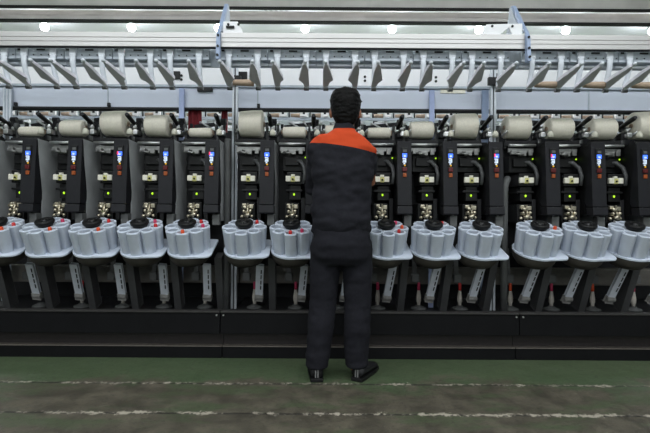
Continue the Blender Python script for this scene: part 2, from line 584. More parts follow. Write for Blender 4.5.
    for s, x0 in ((-1, -0.137), (1, 0.102)):
        MB().bar((x0, 3.305, 1.535), (x0, 3.295, 1.62), 0.014, 0.026, 0.003).tube([(x0 - 0.008, 3.29, 1.635), (x0 + 0.008, 3.29, 1.635)], 0.027, 16).build('cradle_arm', 'greydark', t, off)
    h = MB().tube([(0.132, 3.30, 1.64), (0.135, 3.22, 1.662), (0.138, 3.13, 1.688), (0.138, 3.11, 1.693)], [0.011, 0.016, 0.017, 0.013], 14).build('cradle_handle', 'black', t, off)
    MB().tube([(0.12, 3.28, 1.6), (0.165, 3.20, 1.63)], 0.007, 8).ball((0.152, 3.22, 1.618), 0.016).build('linkage_rod', 'silver', t, off)
    MB().box(0.145, 0.178, 3.20, 3.26, 1.565, 1.60, 0.004).build('linkage_block', 'silver', t, off)
    MB().tube([(-0.13, 3.25, 1.575), (-0.105, 3.2, 1.61)], 0.008, 8).build('release_lever', 'silver', t, off)
    MB().bar((-0.10, 3.40, 1.665), (0.15, 3.40, 1.695), 0.02, 0.03, 0.004).build('package_arm', 'dark', t, off)
    MB().tube([(-0.06, 3.40, 1.70), (0.0, 3.395, 1.672), (0.03, 3.40, 1.66)], 0.009, 10).build('lift_lever', 'silver', t, off)
    MB().tube([(0.05, 3.40, 1.715), (0.08, 3.40, 1.67)], 0.012, 10).build('lift_pin', 'silver', t, off)
    MB().box(0.122, 0.172, 3.235, 3.30, 1.561, 1.605, 0.006).build('cradle_pivot', 'dark', t, off)
    MB().bar((0.158, 3.27, 1.60), (0.150, 3.31, 1.70), 0.03, 0.022, 0.004).tube([(0.13, 3.305, 1.69), (0.172, 3.305, 1.69)], 0.02, 14).build('tension_arm', 'dark', t, off)
    MB().tube([(0.158, 3.235, 1.585), (0.158, 3.222, 1.585)], 0.017, 14).build('pivot_disc', 'silver', t, off)
    MB().bar((-0.112, 3.345, 1.545), (-0.112, 3.365, 1.68), 0.022, 0.02, 0.003).build('guide_post', 'dark', t, off)
    MB().tube([(0.165, 3.11, 1.545), (0.165, 3.11, 1.575), (0.165, 3.11, 1.59)], [0.022, 0.019, 0.008], 14).build('waxing_cap', 'cream', t, off)
    # underneath: chute, post, tray bracket, peg plate
    ch = MB().bar((0.078, 3.13, 0.61), (0.055, 3.245, 0.385), 0.046, 0.026, 0.004).build('bobbin_chute', 'chute', t, off)
    mb = MB()
    for q in (0.15, 0.33, 0.52, 0.7):
        p = Vector((0.091, 3.116, 0.61)).lerp(Vector((0.068, 3.231, 0.385)), q)
        mb.bar(p, p + Vector((-0.004, 0.016, -0.03)), 0.008, 0.006)
    mb.build('slot', 'black', ch, off)
    MB().bar((0.054, 3.248, 0.38), (0.048, 3.27, 0.335), 0.05, 0.03, 0.006).tube([(0.085, 3.25, 0.36), (0.025, 3.25, 0.36)], 0.02, 10).build('chute_foot', 'foot', t, off)
    MB().bar((0.165, 3.14, 0.68), (0.155, 3.29, 0.275), 0.042, 0.09, 0.004).build('support_post', 'post', t, off)
    MB().box(-0.035, 0.035, 3.195, 3.33, 0.70, 0.75, 0.004).build('tray_carrier', 'dark', t, off)
    MB().box(-0.075, -0.02, 3.27, 3.33, 0.475, 0.535, 0.006).bar((-0.05, 3.31, 0.53), (-0.05, 3.335, 0.73), 0.03, 0.02).build('motor_block', 'greydark', t, off)
    MB().lathe([(0, 0), (0.062, 0), (0.058, 0.012), (0.03, 0.02), (0.022, 0.03), (0, 0.03)], 20, Matrix.Translation((0, 3.38, 0.251))).build('peg_plate', 'greydark', t, off)
    return t


UNITS = []
proto = make_unit()
red_lit = {3, 5, 11, 12}
for i, ux in enumerate(UX):
    o = proto if i == 0 else copy_tree(proto)
    o.location.x = ux
    tag(o, 'black yarn winding unit, ' + where(i), 'winding unit', 'winding units along the machine')
    if i == 0:
        tag(o, 'black yarn winding unit cut off by the left edge')
    if i == len(UX) - 1:
        tag(o, 'black yarn winding unit cut off by the right edge')
    UNITS.append(o)
    if i in red_lit:
        pan = [c for c in o.children if c.name.startswith('front_panel')][0]
        off = (0, 3.1, 0.25)
        y = 3.004 + (1.38 - 1.045) * (0.026 / 0.475)
        MB().box(0.120, 0.129, y - 0.012, y - 0.0102, 1.388, 1.410).build('alarm_lamp', 'disp_red', pan, off)


# ------------------------------------------------------------------ round bobbin magazines
TILT = math.radians(21)
MAGC = Vector((0, 2.99, 0.735))
NP = 8
RING, PR = 0.105, 0.043


def lobes(n=240):
    """outline of the drum: round, with a narrow groove between every two pockets"""
    pts = []
    for k in range(n):
        a = 2 * PI * k / n
        ph = (a + PI / 2) % (2 * PI / NP) - PI / NP          # 0 midway between two pockets
        r = 0.151 - 0.038 * math.exp(-(ph / 0.075) ** 2) - 0.010 * math.exp(-(ph / 0.22) ** 2)
        pts.append((r * math.cos(a), r * math.sin(a)))
    return pts


def plate_outline():
    pts = []
    for k in range(0, 25):
        a = PI * 0.42 + PI * 1.16 * k / 24
        pts.append((0.147 * math.cos(a), 0.155 * math.sin(a)))

    def corner(cx, cy, a0, a1, r):
        for k in range(7):
            a = a0 + (a1 - a0) * k / 6
            pts.append((cx + r * math.cos(a), cy + r * math.sin(a)))
    corner(0.128, -0.10, -PI * 0.45, 0, 0.045)
    corner(0.147, 0.125, 0, PI / 2, 0.02)
    return pts


def make_mag():
    off = MAGC
    t = thing('bobbin_magazine', off)
    t.rotation_euler = (TILT, 0, 0)
    # geometry below is in the magazine's own frame: z along its axis
    body = MB().prism(lobes(), 0.0115, 0.168, 'z', scale_lo=0.925).build('tmp_body', 'mag')
    cut = MB()
    for k in range(NP):
        a = -PI / 2 + 2 * PI * k / NP
        cut.lathe([(0, 0.012), (0.031, 0.012), (0.0335, 0.22), (0, 0.22)], 24, Matrix.Translation((RING * math.cos(a), RING * math.sin(a), 0)))
    cutter = cut.build('tmp_cut', 'mag')
    md = body.modifiers.new('b', 'BOOLEAN')
    md.operation, md.object, md.solver = 'DIFFERENCE', cutter, 'EXACT'
    b = evaluated(body, 'pocket_drum', M['mag'], t, smooth=False)
    bpy.data.objects.remove(cutter)
    # soft rounded lip round every pocket
    lip = MB()
    for k in range(NP):
        a = -PI / 2 + 2 * PI * k / NP
        lip.lathe([(0.0336, 0.160), (0.0338, 0.172), (0.0355, 0.1745), (0.0385, 0.173), (0.0400, 0.1682), (0.0390, 0.160)], 24, Matrix.Translation((RING * math.cos(a), RING * math.sin(a), 0)))
    lip.build('pocket_lip', 'magtop', b)
    MB().prism(plate_outline(), 0.0, 0.011, 'z', 0.003).build('base_plate', 'magtop', t)
    hub = MB().lathe([(0, 0.1685), (0.046, 0.1685), (0.048, 0.180), (0.056, 0.183), (0.060, 0.190), (0.060, 0.203), (0.055, 0.209), (0.040, 0.209), (0.036, 0.203), (0.022, 0.203), (0.020, 0.214), (0, 0.216)], 28).build('hub_knob', 'black', t)
    for k in range(3):
        a = 0.6 + 2 * PI * k / 3
        MB().box(0.029 * math.cos(a) - 0.005, 0.029 * math.cos(a) + 0.005, 0.029 * math.sin(a) - 0.005, 0.029 * math.sin(a) + 0.005, 0.2035, 0.214, 0.002).build('hub_grip', 'dark', hub)
    MB().lathe([(0, -0.085), (0.11, -0.085), (0.136, -0.05), (0.142, -0.02), (0.142, -0.001), (0, -0.001)], 28).build('tray_bracket', 'bracket', t)
    MB().box(-0.04, 0.04, 0.05, 0.165, -0.12, -0.0855, 0.004).build('bracket_arm', 'dark', t)
    return t


def make_bobbin(tip):
    """a wound yarn bobbin: pale tube, coloured tip"""
    t = thing('yarn_bobbin', (0, 0, 0))
    MB().lathe([(0, 0), (0.013, 0), (0.014, 0.02), (0.019, 0.03), (0.019, 0.06), (0.012, 0.105), (0.011, 0.115), (0, 0.115)], 16).build('tube_body', 'tubewhite', t)
    MB().lathe([(0, 0.1155), (0.011, 0.1155), (0.0115, 0.133), (0.0115, 0.168), (0.008, 0.174), (0, 0.174)], 16).build('tube_tip', tip, t)
    return t


BP = {c: make_bobbin('tip' + c) for c in ('red', 'pink', 'orange')}
BUSED = set()


def place_bobbin(c, loc, rx, label, group):
    o = BP[c] if c not in BUSED else copy_tree(BP[c])
    BUSED.add(c)
    o.location = loc
    o.rotation_euler = (rx, 0, 0)
    return tag(o, label, 'bobbin', group)


# pocket numbers: 0 faces the aisle, counting towards the right
MAGB = {1: [('orange', 1), ('red', 2)], 2: [('orange', 1), ('pink', 3)], 3: [('orange', 1), ('red', 3)], 4: [('red', 2), ('pink', 3)],
        5: [('orange', 0), ('pink', 2), ('red', 3)], 6: [('red', 3)], 7: [('red', 0), ('pink', 1)], 9: [('red', 1), ('orange', 2), ('pink', 3)],
        10: [('red', 3)], 12: [('orange', 2), ('red', 3)], 13: [('pink', 3)]}
mprot = make_mag()
first = True
RX = Matrix.Rotation(TILT, 3, 'X')
for i, ux in enumerate(UX):
    if i in (0, len(UX) - 1):
        continue
    o = mprot if first else copy_tree(mprot)
    first = False
    o.location = (ux, MAGC.y, MAGC.z)
    bl = MAGB.get(i, [])
    desc = {0: 'no coloured tip showing', 1: 'one %s tip', 2: '%s and %s tips', 3: '%s, %s, %s tips'}[len(bl)]
    desc = desc % tuple(c for c, _ in bl) if bl else desc
    tag(o, 'pale round bobbin magazine, %s, %s' % (desc, where(i)), 'bobbin magazine', 'round bobbin magazines in front of the units')
    for c, p in bl:
        a = -PI / 2 + 2 * PI * p / NP
        v = RX @ Vector((RING * math.cos(a), RING * math.sin(a), 0.0125))
        w_ = where(i).replace('to the ', '')
        place_bobbin(c, Vector((ux, MAGC.y, MAGC.z)) + v, TILT, '%s-tipped bobbin in the round magazine %s' % (c, w_), 'coloured bobbins standing in the magazines')

# bobbins standing on the pegs under the magazines
PEG = ['red', 'red', 'red', 'red', 'red', 'red', 'pink', 'pink', 'pink', 'pink', 'pink', 'red', 'orange', 'pink', 'orange', 'pink']
for i, ux in enumerate(UX):
    if i in (0, 1, 8):
        continue
    place_bobbin(PEG[i], (ux, 3.38, 0.2815), 0, '%s-topped white bobbin standing on the peg under the magazine %s' % (PEG[i], where(i).replace('to the ', '')), 'bobbins on pegs below the magazines')


# ------------------------------------------------------------------ yarn packages
RAD = [.036, .037, .062, .098, .084, .036, .103, .043, .05, .042, .066, .097, .09, .082, .082, .108]
for i, ux in enumerate(UX):
    r = RAD[i]
    zc = 1.557 + r
    off = (ux - 0.012, 3.27, zc)
    t = thing('yarn_package', off)
    size = 'big' if r > 0.09 else ('half full' if r > 0.06 else 'thin')
    tag(t, '%s cream cone of yarn on the unit %s' % (size, where(i)), 'yarn cone', 'cream yarn cones on the winding units')
    mtx = Matrix.Translation(off) @ Matrix.Rotation(PI / 2, 4, 'Y')
    rl, rr = r * 0.93, r * 1.0
    L_ = 0.083
    MB().lathe([(0.018, -L_ - 0.004), (rl - 0.006, -L_ - 0.002), (rl, -L_ + 0.005), (rl + (rr - rl) * .5 + .002, 0), (rr, L_ - 0.006), (rr - 0.005, L_ + 0.001), (0.022, L_ + 0.006)], 40, mtx).build('yarn_winding', 'yarn', t, off)
    MB().lathe([(0.012, -L_ - 0.012), (0.016, -L_ - 0.012), (0.021, L_ + 0.014), (0.016, L_ + 0.014), (0.012, -L_ - 0.012)], 20, mtx).build('cone_tube', 'card', t, off)

# ------------------------------------------------------------------ overhead: aluminium profile, tube holders, brackets
zt, zb = Z(31.4, 2.8), Z(45.6, 2.8)
for k, (a, b) in enumerate(SB):
    off = ((a + b) / 2, 2.85, zb)
    t = thing('aluminium_profile', off, ['bright aluminium overhead profile left of the left bracket arm', 'bright aluminium overhead profile between the two bracket arms', 'bright aluminium overhead profile right of the right bracket arm'][k], 'overhead profile', 'aluminium profiles over the machine')
    hgt = zt - zb
    MB().prism([(2.80, zb), (2.80, zb + hgt * .30), (2.806, zb + hgt * .33), (2.80, zb + hgt * .36), (2.80, zb + hgt * .60), (2.806, zb + hgt * .63), (2.80, zb + hgt * .66), (2.80, zt), (2.83, zt), (2.83, zb)], a, b, 'x').build('profile_body', 'alu', t, off)
    MB().box(a, b, 2.806, 2.826, zb - 0.006, zb - 0.0005).build('shadow_strip', 'dark', t, off)  # dark strip standing in for the shade line under the profile

zr0, zr1 = Z(59, 2.86), Z(47.5, 2.86)


def make_holder():
    off = (0, 2.9, zr0)
    t = thing('tube_holder', off)
    pl = MB().box(-0.157, 0.157, 2.855, 2.875, zr0, zr1, 0.003).build('mounting_plate', 'rack', t, off)
    MB().box(-0.02, 0.035, 2.851, 2.855, zr1 - 0.022, zr1 - 0.012).build('slot', 'black', pl, off)
    MB().box(-0.145, -0.125, 2.851, 2.855, zr1 - 0.022, zr1 - 0.010).build('slot', 'black', pl, off)
    for q in (-0.04, 0.01, 0.06, 0.145):
        MB().tube([(q, 2.855, zr0 + 0.025), (q, 2.850, zr0 + 0.025)], 0.004, 8).build('screw', 'dark', pl, off)
    MB().tube([(-0.157, 2.895, zr0 - 0.018), (0.157, 2.895, zr0 - 0.018)], 0.009, 12).build('cross_rod', 'racklight', t, off)
    for s in (-1, 1):
        x = s * 0.095
        MB().box(x - 0.022, x + 0.022, 2.835, 2.8545, zr0 + 0.012, zr1 - 0.003, 0.006).build('clamp', 'racklight', t, off)
        # the stem drops behind the finger, the finger runs out towards the aisle and rises
        zroot, ztip = Z(84, 2.88), Z(61, 2.62)
        arm = MB().tube([(x, 2.842, zr0 + 0.02), (x, 2.842, zr0 - 0.03), (x, 2.862, zr0 - 0.09), (x, 2.885, zroot + 0.02), (x, 2.885, zroot - 0.015)], [0.018, 0.018, 0.017, 0.017, 0.015], 12, 0.7).build('arm', 'racklight', t, off)
        # finger outline in (x, run) seen from below: straight outer edge, slanted inner edge, hook at the root
        i_ = -s
        poly = [(x + s * 0.020, 0.0), (x + s * 0.018, 0.20), (x + s * 0.008, 0.262), (x - s * 0.006, 0.262), (x - s * 0.014, 0.25), (x - s * 0.045, 0.098), (x - s * 0.046, 0.078), (x - s * 0.019, 0.054), (x - s * 0.014, 0.0)]
        if s < 0:
            poly = poly[::-1]
        ang = math.atan2(ztip - zroot, 0.262)
        mtx = Matrix.Translation((0, 2.885, zroot)) @ Matrix.Rotation(-ang, 4, 'X') @ Matrix.Scale(-1, 4, (0, 1, 0))
        MB().prism(poly, -0.008, 0.014, 'z', 0.005, mtx).build('finger', 'finger', arm, off)
        MB().ball((x + s * 0.004, 2.62, ztip + 0.004), 0.013, 0.015, 0.012, 12).build('finger_tip', 'racklight', arm, off)
        MB().tube([(x - 0.016, 2.888, zroot - 0.02), (x + 0.016, 2.888, zroot - 0.02)], 0.013, 10).build('hook', 'greydark', arm, off)
    return t


hp = make_holder()
for i in range(1, 15):
    o = hp if i == 1 else copy_tree(hp)
    o.location.x = UX[i]
    tag(o, 'grey two-armed tube holder overhead, ' + where(i), 'tube holder', 'tube holders above the winding units')

for i in (6, 12, 13, 14):
    zc = Z(81.5, 2.86)
    a, b = UX[i] - 0.069, UX[i] + 0.069
    off = (UX[i], 2.855, zc)
    o = MB()
    o.tube([(a, 2.859, zc), (a + 0.01, 2.859, zc), (b - 0.012, 2.859, zc - 0.002), (b, 2.859, zc - 0.002)], [0.017, 0.019, 0.023, 0.022], 20)
    ob = o.build('cone_tube', 'card', None, off)
    tag(ob, ['brown empty cone tube alone in the holder left of the worker', 'brown empty cone tube overhead, first right of the right bracket', 'brown empty cone tube overhead, second right of the right bracket', 'brown empty cone tube overhead, third right of the right bracket'][(6, 12, 13, 14).index(i)], 'cone tube', 'empty brown cone tubes in the holders')

o = MB().box(-3.3, 3.3, 2.915, 2.93, Z(65.5, 2.9), zr1 + 0.02, 0.003).build('backing_sheet', 'rack', None, (0, 2.92, Z(65.5, 2.9)))
tag(o, 'long grey sheet behind the tube holder plates under the aluminium profile', 'sheet')

for k, xx in enumerate((-0.6925, 1.2975)):
    off = (xx, 2.85, 1.965)
    t = thing('support_bracket', off, ['blue-grey bracket arm over the machine, left of the worker', 'blue-grey bracket arm with big white plate, right of the worker'][k], 'bracket', 'overhead bracket arms')
    s = 1 if k == 0 else -1   # the plate lies towards the middle of the picture
    pts = [(2.985, 2.43), (2.92, 2.335), (2.85, 2.235), (2.79, 2.165), (2.77, 2.12), (2.765, 2.05), (2.755, 1.965)]
    back = [(3.02, 2.442), (2.954, 2.347), (2.884, 2.247), (2.818, 2.188), (2.797, 2.168), (2.797, 2.05), (2.797, 1.965)]
    MB().prism(pts + back[::-1], xx - 0.012, xx + 0.012, 'x', 0.003).build('curved_arm', 'bluegrey', t, off)
    mb = MB()
    for p in ((2.772, 2.122), (2.766, 2.05), (2.757, 1.99)):
        mb.tube([(xx, p[0] + 0.01, p[1]), (xx, p[0] - 0.008, p[1])], 0.008, 10)
    mb.build('bolt', 'dark', t, off)
    MB().prism([(3.022, 2.44), (3.04, 2.44), (3.13, 2.18), (2.83, 2.18), (2.90, 2.25), (2.965, 2.345)], xx + s * 0.004 - 0.006, xx + s * 0.004 + 0.006, 'x', 0.002).build('web_plate', 'rack', t, off)
    wd = 0.155 if k == 0 else 0.285
    a, b = xx + s * 0.022, xx + s * wd
    zp0, zp1 = zt + 0.001, Z(20.8, 2.82)
    poly = [(a, zp0), (a, zp1), (b - s * 0.04, zp1), (b, zp0)] if k == 0 else [(a, zp0), (a, zp1), (b - s * 0.03, zp1 - 0.008), (b, zp0), (b - s * 0.115, zp0), (xx - 0.108, zp0 + 0.055), (xx - 0.085, zp0)]
    if k == 1:
        poly = poly[::-1]
    MB().prism(poly, 2.812, 2.824, 'y', 0.002).build('gusset_plate', 'white', t, off)
    mb = MB()
    for q in (0.25, 0.75):
        mb.tube([(a + (b - a) * q, 2.813, zp1 - 0.02), (a + (b - a) * q, 2.807, zp1 - 0.02)], 0.008, 10)
    mb.build('plate_bolt', 'dark', t, off)
    if k == 0:
        MB().box(a + 0.02, a + 0.075, 2.80, 2.8115, zp0 + 0.03, zp0 + 0.045, 0.003).build('latch', 'black', t, off)

# ------------------------------------------------------------------ machine spine behind: white duct, blue-grey fascia, posts
za, zb_ = Z(84, 3.45), Z(66, 3.45)
off = (0, 3.5, za)
t = thing('white_duct', off, 'long white duct behind the tube holder arms', 'duct')
MB().box(-3.6, 3.6, 3.45, 3.52, za, zb_, 0.004).build('duct_body', 'white', t, off)
MB().box(-3.6, 3.6, 3.44, 3.52, za - 0.02, za - 0.001, 0.003).build('bottom_strip', 'rack', t, off)
for px_ in (175, 242, 493):
    xx = X(px_, 3.45)
    MB().box(xx - 0.035, xx + 0.035, 3.435, 3.4495, Z(79, 3.45), Z(71, 3.45), 0.003).build('socket', 'black', t, off)
for px_ in (180.5, 364, 435):
    xx = X(px_, 3.45)
    MB().tube([(xx, 3.449, Z(75, 3.45)), (xx, 3.443, Z(75, 3.45))], 0.01, 10).tube([(xx, 3.449, Z(79, 3.45)), (xx, 3.443, Z(79, 3.45))], 0.01, 10).build('push_stud', 'dark', t, off)

za, zb_ = Z(107, 3.46), Z(84, 3.45) - 0.022
off = (0, 3.5, za)
t = thing('fascia_panel', off, 'long blue-grey fascia panel above the yarn cones', 'panel')
MB().box(-3.7, 3.7, 3.46, 3.52, za, zb_, 0.003).build('panel_body', 'fascia', t, off)
MB().box(-3.7, 3.7, 3.445, 3.52, za - 0.018, za - 0.001, 0.002).build('bottom_edge', 'dark', t, off)
for px_ in (9, 107, 257, 588):
    xx = X(px_, 3.46)
    MB().box(xx - 0.005, xx + 0.005, 3.454, 3.4595, za + 0.002, zb_ - 0.002).build('joint_strip', 'rack', t, off)
for px_ in (16, 109, 258):
    xx = X(px_, 3.46)
    MB().box(xx - 0.011, xx + 0.011, 3.435, 3.4535, za + 0.001, za + 0.03, 0.002).build('clip', 'dark', t, off)
xx = X(452, 3.46)
MB().box(xx - 0.10, xx + 0.10, 3.452, 3.4595, Z(91, 3.46), Z(87.5, 3.46), 0.001).build('marker_strip', 'cream', t, off)
MB().box(X(197, 3.46), X(212, 3.46), 3.435, 3.4595, Z(91, 3.46), Z(87, 3.46), 0.002).build('terminal_strip', 'dark', t, off)

for px_, lab in ((184.5, 'slim pale blue post left of the worker'), (428.5, 'slim pale blue post just right of the worker')):
    xx = X(px_, 3.52)
    o = MB().box(xx - 0.02, xx + 0.02, 3.423, 3.443, 0.252, 1.975, 0.003).build('slim_post', 'blue', None, (xx, 3.433, 0.252))
    tag(o, lab, 'post', 'pale blue posts')
xx = X(480.5, 3.52)
o = MB().box(xx - 0.026, xx + 0.026, 3.423, 3.443, 0.252, 1.978, 0.003).build('slim_post', 'bluegrey', None, (xx, 3.433, 0.252))
tag(o, 'wide grey-blue post beside the right pale upright', 'post')

xx = X(3.5, 3.4)
t = thing('ribbed_post', (xx, 3.435, 0.2815), 'ribbed grey post at the far left behind the cones', 'post')
MB().box(xx - 0.035, xx + 0.035, 3.428, 3.443, 0.2815, 1.975, 0.003).build('post_body', 'rack', t, (xx, 3.435, 0.2815))
for q in (-0.025, 0.0, 0.025):
    MB().tube([(xx + q, 3.425, 0.29), (xx + q, 3.425, 1.97)], 0.006, 10).build('rib', 'racklight', t, (xx, 3.435, 0.2815))

# the rear rack glimpsed between fascia and cones
DR = 4.3
off = (0, DR, 0)
t = thing('rear_rack', off, 'silver rear rack seen between the fascia and the cones', 'rack')
MB().box(-4.2, 4.2, DR, DR + 0.03, Z(118.5, DR), Z(116, DR), 0.002).build('upper_rail', 'rack', t, off)
MB().box(-4.2, 4.2, DR + 0.02, DR + 0.05, Z(127, DR), Z(124, DR), 0.002).build('lower_rail', 'silver', t, off)
for s in (-4.1, -2.3, 0.5, 2.3, 4.1):
    MB().box(s - 0.02, s + 0.02, DR + 0.05, DR + 0.09, 0.0, Z(109, DR)).build('rack_post', 'dark', t, off)
bp = []
k = 0
for q in range(39):
    xx = -3.95 + q * 0.2075
    b = MB().box(xx - 0.034, xx + 0.034, DR - 0.03, DR - 0.001, Z(115.8, DR), Z(109.6, DR), 0.004).build('guide_block', 'alu', t, off)
    MB().box(xx - 0.012, xx + 0.012, DR - 0.036, DR - 0.0301, Z(113.5, DR), Z(111.5, DR), 0.002).build('hole', 'black', b, off)
    MB().tube([(xx + 0.06, DR - 0.005, Z(116, DR)), (xx + 0.06, DR - 0.005, Z(110, DR))], 0.007, 8).build('rack_pin', 'dark', t, off)
for q in range(38):
    xx = -3.95 + (q + 0.62) * 0.2075
    zc = Z(122, DR)
    MB().tube([(xx - 0.05, DR, zc), (xx + 0.05, DR, zc)], 0.022, 10).build('roller', 'silver', t, off)
tp = None
for q in range(38):
    xx = -3.95 + (q + 0.58) * 0.2075
    zc = Z(112.2, DR)
    if tp is None:
        tp = MB().tube([(-0.045, 0, 0), (0.045, 0, 0)], [0.016, 0.022], 12).build('cone_tube', 'card', None)
        o = tp
    else:
        o = copy_tree(tp)
    o.location = (xx, DR + 0.012, Z(115.9, DR) + 0.022)
    tag(o, 'small brown tube lying on the silver rear rack above the cones', 'cone tube', 'small brown tubes on the rear rack')

# red cloths hung on the rear rack
for a, b, y0, y1, lab in ((X(188, 3.5), X(201, 3.5), 109, 130, 'dark red cloth hanging behind the left pale blue post'), (X(221, 3.5), X(227, 3.5), 110, 132, 'narrow red cloth hanging just left of the pale upright')):
    n = 14
    front, backp = [], []
    for k in range(n):
        u = k / (n - 1)
        xx = a + (b - a) * u
        yy = 3.485 + 0.010 * math.sin(u * 13)
        front.append((xx, yy))
        backp.append((xx, yy + 0.012))
    o = MB().prism(front + backp[::-1], Z(y1, 3.5), za - 0.0185, 'z').build('hanging_cloth', 'redcloth', None, ((a + b) / 2, 3.49, Z(y1, 3.5)))
    tag(o, lab, 'cloth')

# ------------------------------------------------------------------ overhead ducts and hall ceiling lamps
off = (0, 4.0, Z(20.5, 4.0))
t = thing('cable_duct', off, 'long grey overhead cable duct, the lower of two', 'duct')
MB().box(-4.5, 4.5, 4.0, 4.04, Z(19, 4.0), Z(9.5, 4.0), 0.006).build('duct_body', 'duct', t, off)
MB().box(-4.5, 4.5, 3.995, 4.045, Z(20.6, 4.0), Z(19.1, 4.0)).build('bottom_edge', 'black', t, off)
off = (0, 3.9, Z(7.5, 3.9))
t = thing('cable_duct', off, 'long grey overhead cable duct, the upper of two', 'duct')
MB().box(-4.5, 4.5, 3.9, 3.93, Z(5.3, 3.9), Z(-6, 3.9), 0.006).build('duct_body', 'duct', t, off)
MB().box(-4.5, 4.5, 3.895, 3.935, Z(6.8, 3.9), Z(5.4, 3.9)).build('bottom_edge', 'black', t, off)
lp = None
for k in range(-3, 5):
    xx = -0.36 + 1.487 * k
    if lp is None:
        lp = thing('ceiling_lamp', (0, 0, 0))
        MB().lathe([(0, 0.059), (0.10, 0.059), (0.10, 0.03), (0.03, -0.02), (0.03, -0.055), (0, -0.055)], 24).build('lamp_housing', 'white', lp)
        MB().lathe([(0.02, -0.0555), (0.05, -0.062), (0.062, -0.085), (0.062, -0.115), (0.045, -0.145), (0.02, -0.158), (0, -0.16)], 20).build('lamp_lens', 'lamp', lp)
        o = lp
    else:
        o = copy_tree(lp)
    o.location = (xx * 7.05 / 7.4, 7.05, 4.14)
    tag(o, 'small glowing round ceiling lamp, %s from the left in its row' % ORD[k + 4], 'ceiling lamp', 'round lamps on the hall ceiling')
off = (X(255, 6.7), 6.7, 4.2)
t = thing('strip_lamp', off, 'pale strip lamp fitting on the hall ceiling near the left bracket', 'ceiling lamp')
MB().box(X(233, 6.7), X(278, 6.7), 6.6, 6.72, 4.16, 4.199, 0.005).build('strip_body', 'white', t, off)
mb = MB()
for q in range(5):
    mb.bar((X(262, 6.7) + q * 0.08, 6.60, 4.155), (X(262, 6.7) + q * 0.08 + 0.06, 6.72, 4.155), 0.03, 0.006)
mb.build('strip_louvre', 'silver', t, off)
off = (X(595, 6.9), 6.9, 4.2)
o = MB().box(X(585, 6.9), X(604, 6.9), 6.8, 6.95, 4.13, 4.199, 0.01).build('ceiling_box', 'black', None, off)
tag(o, 'small black box fixed to the hall ceiling', 'box')


# ------------------------------------------------------------------ the worker
def remeshed(mb, name, m, parent, off, voxel, smooth=6, wrinkle=0.0, wscale=9.0):
    o = mb.build('tmp', m)
    md = o.modifiers.new('r', 'REMESH')
    md.mode, md.voxel_size = 'VOXEL', voxel
    ms = o.modifiers.new('s', 'SMOOTH')
    ms.factor, ms.iterations = 0.5, smooth
    n = evaluated(o, name, m if not isinstance(m, str) else M[m], parent, off)
    if wrinkle:
        for v in n.data.vertices:
            p = v.co * wscale
            d = noise.noise(Vector((p.x * 0.7, p.y * 0.7, p.z * 1.8))) + 0.5 * noise.noise(Vector((p.x * 1.9 + 4, p.y * 1.9, p.z * 3.6)))
            v.co += v.normal * d * wrinkle
    return n


def rings(mb, rs, seg=28, pw=2.4):
    """loft of level superellipse rings: (cx, cy, z, rx, ry)"""
    t = bmesh.new()
    rr = []
    for cx, cy, z, rx, ry in rs:
        r = []
        for k in range(seg):
            a = 2 * PI * k / seg
            c, s = math.cos(a), math.sin(a)
            r.append(t.verts.new((cx + rx * math.copysign(abs(c) ** (2 / pw), c), cy + ry * math.copysign(abs(s) ** (2 / pw), s), z)))
        rr.append(r)
    for a, b in zip(rr, rr[1:]):
        for k in range(seg):
            t.faces.new((a[k], a[(k + 1) % seg], b[(k + 1) % seg], b[k]))
    t.faces.new(list(reversed(rr[0])))
    t.faces.new(rr[-1])
    return mb.add(t)


MY = 2.57
MO = Vector((0.105, MY, 0.0))
SHL, SHR = Vector((-0.04, MY, 1.375)), Vector((0.238, MY - 0.01, 1.335))
ELL, ELR = Vector((-0.068, MY + 0.13, 1.14)), Vector((0.277, MY + 0.125, 1.185))
WRL, WRR = Vector((0.005, MY + 0.285, 1.25)), Vector((0.182, MY + 0.28, 1.27))
HD = Vector((0.118, MY + 0.035, 1.615))     # middle of the head

# body, one surface: torso, neck, head, arms, hands, legs
b = MB()
rings(b, [(0.098, MY, 0.84, 0.14, 0.10), (0.098, MY, 1.0, 0.13, 0.09), (0.10, MY, 1.2, 0.145, 0.10), (0.10, MY, 1.36, 0.13, 0.08), (0.105, MY, 1.43, 0.07, 0.06), (0.11, MY + 0.01, 1.47, 0.055, 0.055)])
b.tube([(0.108, MY + 0.005, 1.42), (0.114, MY + 0.02, 1.50), (0.118, MY + 0.03, 1.56)], [0.062, 0.056, 0.056], 18)
b.ball(HD, 0.073, 0.088, 0.105, 24)
b.ball(HD + Vector((0, 0.045, -0.05)), 0.055, 0.052, 0.065, 20)            # face and jaw
b.ball(HD + Vector((0, 0.078, -0.098)), 0.026, 0.02, 0.018, 14)            # chin
b.tube([HD + Vector((0, 0.082, 0.01)), HD + Vector((0, 0.106, -0.028)), HD + Vector((0, 0.098, -0.038))], [0.010, 0.015, 0.013], 10)   # nose
b.tube([HD + Vector((-0.022, 0.09, -0.062)), HD + Vector((0, 0.098, -0.061)), HD + Vector((0.022, 0.09, -0.062))], [0.006, 0.010, 0.006], 10)  # lips
for s in (-1, 1):
    b.tube([HD + Vector((s * 0.045, 0.072, 0.022)), HD + Vector((s * 0.018, 0.085, 0.02))], 0.009, 8)     # brow
    b.ball(HD + Vector((s * 0.084, 0.004, -0.026)), 0.014, 0.02, 0.034, 12)   # ear
